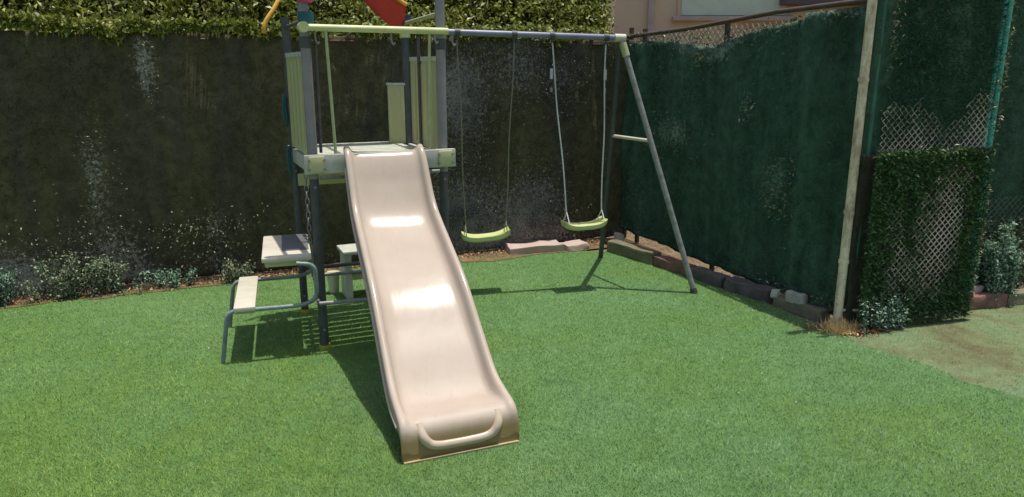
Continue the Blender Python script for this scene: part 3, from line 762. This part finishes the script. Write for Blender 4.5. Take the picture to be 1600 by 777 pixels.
T('canopy_clip', [up(RRp+u*.01-wv*.02, 1.875), up(RRp+u*.01-wv*.02, 1.93)], .030, M['navy'], ps, 12)
T('corner_joint', [up(RRp, 1.79), up(RRp, 1.862)], .036, M['lime'], ps, 14)

# swing beam and A-frame
b0 = RRp+Z*1.835; b1 = V(.768, 5.43, 1.803)
bd = (b1-b0).normalized()
T('swing_beam', [b0, b1-bd*.02], .021, M['metal_blue'], ps, 16)
T('beam_joint', [b1-bd*.05, b1+bd*.03], .027, M['cream'], ps, 14)
ff_, rr_ = V(1.332, 5.192, 0), V(.77, 6.247, 0)
fl = T('frame_leg', [b1, b1*.5+ff_*.5, ff_], .0205, M['metal_grey'], ps, 16)
rl = T('frame_leg', [b1, rr_], .0205, M['metal_dim'], ps, 16)
T('leg_sleeve', [b1-(b1-ff_)*.02, b1-(b1-ff_)*.07], .0265, M['rod'], fl, 14)
T('foot_cap', [ff_, ff_+(b1-ff_)*.02], .025, M['metal_dim'], fl, 14)
h = 1.09
T('cross_bar', [b1+(rr_-b1)*((b1.z-h+.0)/b1.z), b1+(ff_-b1)*((b1.z-h)/b1.z)], .013, M['cream'], ps)

# slide -----------------------------------------------------------------
TLs, TRs, BLs, BRs = V(-.92, 4.12, 0), V(-.511, 4.25, 0), V(-.447, 2.785, 0), V(.023, 2.975, 0)
prof = [(-.02, 1.176), (0, 1.176), (.03, 1.13), (.07, 1.035), (.10, .965), (.155, .868), (.25, .785), (.35, .705), (.45, .625), (.515, .568),
        (.56, .518), (.62, .446), (.70, .350), (.76, .277), (.80, .232), (.84, .207), (.90, .187), (.955, .172), (.975, .160), (.990, .125), (.9955, .06), (1.0, .012)]
def P_(s):
    for (a, za), (b_, zb) in zip(prof, prof[1:]):
        if s <= b_: return za+(zb-za)*(s-a)/(b_-a)
    return prof[-1][1]
def Ps(s):   # smoothed
    d = .018 if s < .93 else (.006 if s < .975 else .0012)
    return sum(P_(min(1, max(-.02, s+k*d))) for k in (-2, -1, 0, 1, 2))/5
# cross-section: (fraction inset in metres, dz) from the left; mirrored
left = [(0.0, -.085), (0.0, -.05), (-.006, -.047), (-.006, -.010), (-.002, 0), (.010, .002), (.018, -.003), (.024, -.020), (.031, -.045), (.042, -.063), (.062, -.070)]
NS = 110
bm = bmesh.new(); rows = []
for i in range(NS+7):
    s = -.02+1.0*i/NS if i <= NS else .98+.02*(i-NS)/6
    z = Ps(s) if i < NS+6 else .006
    l = TLs+(BLs-TLs)*s; r_ = TRs+(BRs-TRs)*s
    Wd = (r_-l).length; ax = (r_-l).normalized()
    end = max(0, min(1, (s-.84)/.11)); start = max(0, min(1, (.06-s)/.06))
    kk = (1-.80*end)*(1-.55*start)
    low = min(1, max(.12, (z-.01)/.09))
    row = []
    def add(x, dz):
        row.append(bm.verts.new(up(l+ax*x, max(.004, z+(dz if z > .02 else 0)))))
    for x, dz in left: add(x, dz*kk if x > .015 else (dz*low if s > .9 else dz))
    nb = 9
    for j in range(1, nb):
        t = j/nb; x = .062+(Wd-.124)*t; add(x, (-.070-.006*math.sin(math.pi*t))*kk)
    for x, dz in reversed(left): add(Wd-x, dz*kk if x > .015 else (dz*low if s > .9 else dz))
    rows.append(row)
for a, b_ in zip(rows, rows[1:]):
    for j in range(len(a)-1): bm.faces.new((a[j], a[j+1], b_[j+1], b_[j]))
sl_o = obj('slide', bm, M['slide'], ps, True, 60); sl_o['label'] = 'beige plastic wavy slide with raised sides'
sl_o.modifiers.new('thick', 'SOLIDIFY').thickness = .004
sl_o.modifiers['thick'].offset = -1
# second moulded ledge running down the left outer wall
for (A_, B_, sg) in ((TLs, BLs, -1), (TRs, BRs, 1)):
    pts = []
    for i in range(60):
        s = .02+.93*i/59; p = A_+(B_-A_)*s; n_ = (TRs-TLs).normalized()*sg
        pts.append(up(p+n_*.010, max(.012, Ps(s)-.075*(1 if s < .8 else max(.5, 1-(s-.8)*2.5)))))
    T('side_ledge', pts, .009, M['slide'], sl_o, 8)
# landing lip: raised U moulding on the end face and thin bottom flange
def face_pt(t, s, lift):
    l = TLs+(BLs-TLs)*s; r_ = TRs+(BRs-TRs)*s; p = l+(r_-l)*t
    return V(p.x, p.y, max(.012, Ps(s)+lift))
e_dir = ((BLs-TLs)+(BRs-TRs)).normalized()
pts = [*[(TLs+(BLs-TLs)*.985)*(1-t)+(TRs+(BRs-TRs)*.985)*t+Z*z for t, z in ((.150, .140), (.165, .098), (.22, .062), (.30, .050), (.5, .048), (.70, .050), (.78, .062), (.835, .098), (.850, .140))]]
pts = [p+e_dir*(.012 if 0 < i < len(pts)-1 else -.03) for i, p in enumerate(pts)]
T('lip_moulding', smooth_path(pts, .03, 4), .021, M['slide_unshaded'], sl_o, 12)
B('bottom_flange', tuple((BLs+BRs)/2+Z*.005+e_dir*.002), ((BRs-BLs).length+.002, .020, .008), M['slide_lip'], sl_o, (BRs-BLs).normalized(), e_dir, .002)

# ------------------------------------------------------------------ swings
def rope(name, a, b_, r, mat, parent, sag=0):
    a, b_ = V(*a), V(*b_); pts = []
    for i in range(11):
        t = i/10; p = a*(1-t)+b_*t; p.x += .004*math.sin(t*9+a.x*5); p.z -= sag*math.sin(math.pi*t); pts.append(p)
    return T(name, pts, r, mat, parent, 7)
def swing(label, xl, xr, sl_, sr_, mat_r, r=.005, chainy=False):
    """xl/xr beam points, sl_/sr_ seat end points"""
    def bp(x): t = (x-b0.x)/(b1.x-b0.x); return b0+(b1-b0)*t
    pl, pr = bp(xl), bp(xr)
    t = thing('swing', label, 'swing', tuple((pl+pr)/2-Z*.02), 'swings hanging from the blue beam')
    sl_, sr_ = V(*sl_), V(*sr_); d = (sr_-sl_); L = d.length; d.normalize(); nn = d.cross(Z).normalized()
    for p, q in ((pl, sl_), (pr, sr_)):
        h_ = T('hanger', [p-Z*.018, p-Z*.05], .009, M['metal_dim'], t, 8)
        T('beam_clamp', [p-bd*.018, p+bd*.018], .0255, M['metal_dim'], h_, 14)
        top = p-Z*.05; end = q+Z*.09
        o = rope('rope', top, end, r, mat_r, t)
        T('rope_end', [end, q+nn*.07+Z*.015], r*.8, mat_r, o, 6); T('rope_end', [end, q-nn*.07+Z*.015], r*.8, mat_r, o, 6)
        if chainy:
            T('adjuster', [top-Z*.17, top-Z*.24], .011, M['rope_white'], t, 8)
            T('adjuster', [top-Z*.30, top-Z*.33], .010, M['metal_grey'], t, 8)
    # moulded seat: shallow curve, thick turned ends
    bm = bmesh.new(); NX, NY = 24, 8; top_, bot_ = [], []
    for i in range(NX+1):
        t_ = i/NX; x = (t_-.5)*(L+.05); e = abs(2*t_-1)
        zc = .038*(e**3.2)-.012; wd = .15*(1-.10*(1-e))*(1 if e < .93 else .82)
        th = .030+.006*e
        r1, r2 = [], []
        for j in range(NY+1):
            v = (j/NY-.5); edge = 1-.55*abs(2*v)**6
            y = v*wd; lip = .012*abs(2*v)**3
            c_ = (sl_+sr_)/2
            p = c_+d*x+nn*y
            r1.append(bm.verts.new((p.x, p.y, p.z+zc+lip-(1-edge)*.012))); r2.append(bm.verts.new((p.x, p.y, p.z+zc-th*edge)))
        top_.append(r1); bot_.append(r2)
    for i in range(NX):
        for j in range(NY):
            bm.faces.new((top_[i][j], top_[i+1][j], top_[i+1][j+1], top_[i][j+1]))
            bm.faces.new((bot_[i][j+1], bot_[i+1][j+1], bot_[i+1][j], bot_[i][j]))
        for j in (0, NY):
            f_ = (top_[i][j], top_[i+1][j], bot_[i+1][j], bot_[i][j]); bm.faces.new(f_ if j else f_[::-1])
    for i in (0, NX):
        for j in range(NY):
            f_ = (top_[i][j], top_[i][j+1], bot_[i][j+1], bot_[i][j]); bm.faces.new(f_)
    obj('seat', bm, M['lime_seat'], t, True, 50)
    return t
swing('lime plastic swing on thin olive ropes, nearer the slide and hanging lower', -.365, .015, (-.335, 5.22, .415), (-.045, 5.27, .435), M['rope'], .0045)
swing('bright lime plastic swing on white ropes next to the A-frame leg', .275, .660, (.395, 5.27, .492), (.655, 5.34, .500), M['rope_white'], .0052, True)

# ------------------------------------------------------------------ picnic bench
pb = thing('picnic_bench', 'small tube framed picnic bench with cream seats tucked under the tower', 'picnic bench', (-1.5, 4.1, 0))
pa = V(.956, .292, 0).normalized(); pc = V(-.292, .956, 0).normalized()
o0 = V(-1.56, 3.87, 0)             # near left corner of frame
for k, kk in ((0, 0), (1, .62)):
    q = o0+pc*kk
    f1 = q-V(.04, 0, 0)-pa*.01
    mt = M['tube_teal'] if k == 0 else M['metal_grey']
    T('frame_tube', [up(f1, 0), up(q, .30), up(q+pa*.40, .30), up(q+pa*.48, .33), up(q+pa*.48, .53), up(q+pa*.38, .545)], .012, mt, pb, 12, .05)
    T('frame_tube', [up(q+pa*1.0+V(.04, 0, 0), 0), up(q+pa*.98, .30), up(q+pa*.49, .30)], .012, M['metal_grey'] if k == 0 else mt, pb, 12, .05)
T('stretcher', [up(o0+pa*.485, .31), up(o0+pa*.485+pc*.62, .31)], .010, M['metal_grey'], pb)
for s_, lb in ((.035, 'seat'), (.86, 'seat')):
    c_ = o0+pa*(s_+.055)+pc*.31
    st = B('seat', up(c_, .308), (.115, .66, .028), M['cream'], pb, pa, pc, .009)
    B('seat_skirt', up(c_, .286), (.100, .60, .022), M['slat'], st, pa, pc, .003)
# table top, cream border with grey inset
tn = V(-1.385, 3.985, 0)
tc_ = tn+pa*.13+pc*.29
tt = B('table_top', up(tc_, .558), (.27, .60, .028), M['cream'], pb, pa, pc, .009)
B('table_inset', up(tc_+pa*.05+pc*.06, .5735), (.15, .42, .006), M['grey_plastic'], tt, pa, pc, .002)
B('table_skirt', up(tc_, .53), (.24, .56, .03), M['slat'], tt, pa, pc, .003)
# bucket under tower
bk = thing('cream_bucket', 'small cream plastic bucket on the turf behind the left tower post', 'bucket', (-1.30, 5.20, 0))
bm = bmesh.new(); c_ = V(-1.30, 5.20, 0)
for (z0, r0, z1, r1) in ((.0, .034, .155, .042),):
    tube(bm, [up(c_, .004), up(c_, .07), up(c_, .14), up(c_, .148), up(c_, .156)], [.036, .040, .044, .049, .049], 16)
obj('bucket_body', bm, M['cream'], bk, True, 40)
T('handle', [up(c_-u*.046, .145), up(c_-u*.03-wv*.03, .11), up(c_+u*.03-wv*.03, .11), up(c_+u*.046, .145)], .003, M['metal_grey'], bk, 6, .02)

st_ = thing('plastic_stool', 'low pale plastic stool on the turf behind the tower, partly behind the slide', 'stool', (-1.08, 5.15, 0))
sc_ = V(-1.08, 5.15, 0)
B('seat', up(sc_, .345), (.30, .24, .028), M['deck'], st_, u, wv, .010)
for a_ in (-.11, .11): B('leg', up(sc_+u*a_, .17), (.05, .17, .33), M['cream'] if a_ < 0 else M['slat'], st_, u, wv, .008)
B('stretcher', up(sc_, .14), (.19, .03, .04), M['slat'], st_, u, wv, .006)
# pale specks scattered on the lawn
n = 26; a = np.column_stack([rng.uniform(-2.5, 2.2, n), rng.uniform(2.5, 5, n), np.full(n, .016)])
M['speck'] = paint('pale_petal', (.62, .62, .52), (.5, .5, .4), .8, 10)
o = leaves('lawn_litter', a, .012, M['speck'], None, up_bias=3, aspect=.7)
tag(o, 'tiny pale petals scattered over the lawn', 'petals', kind='stuff')
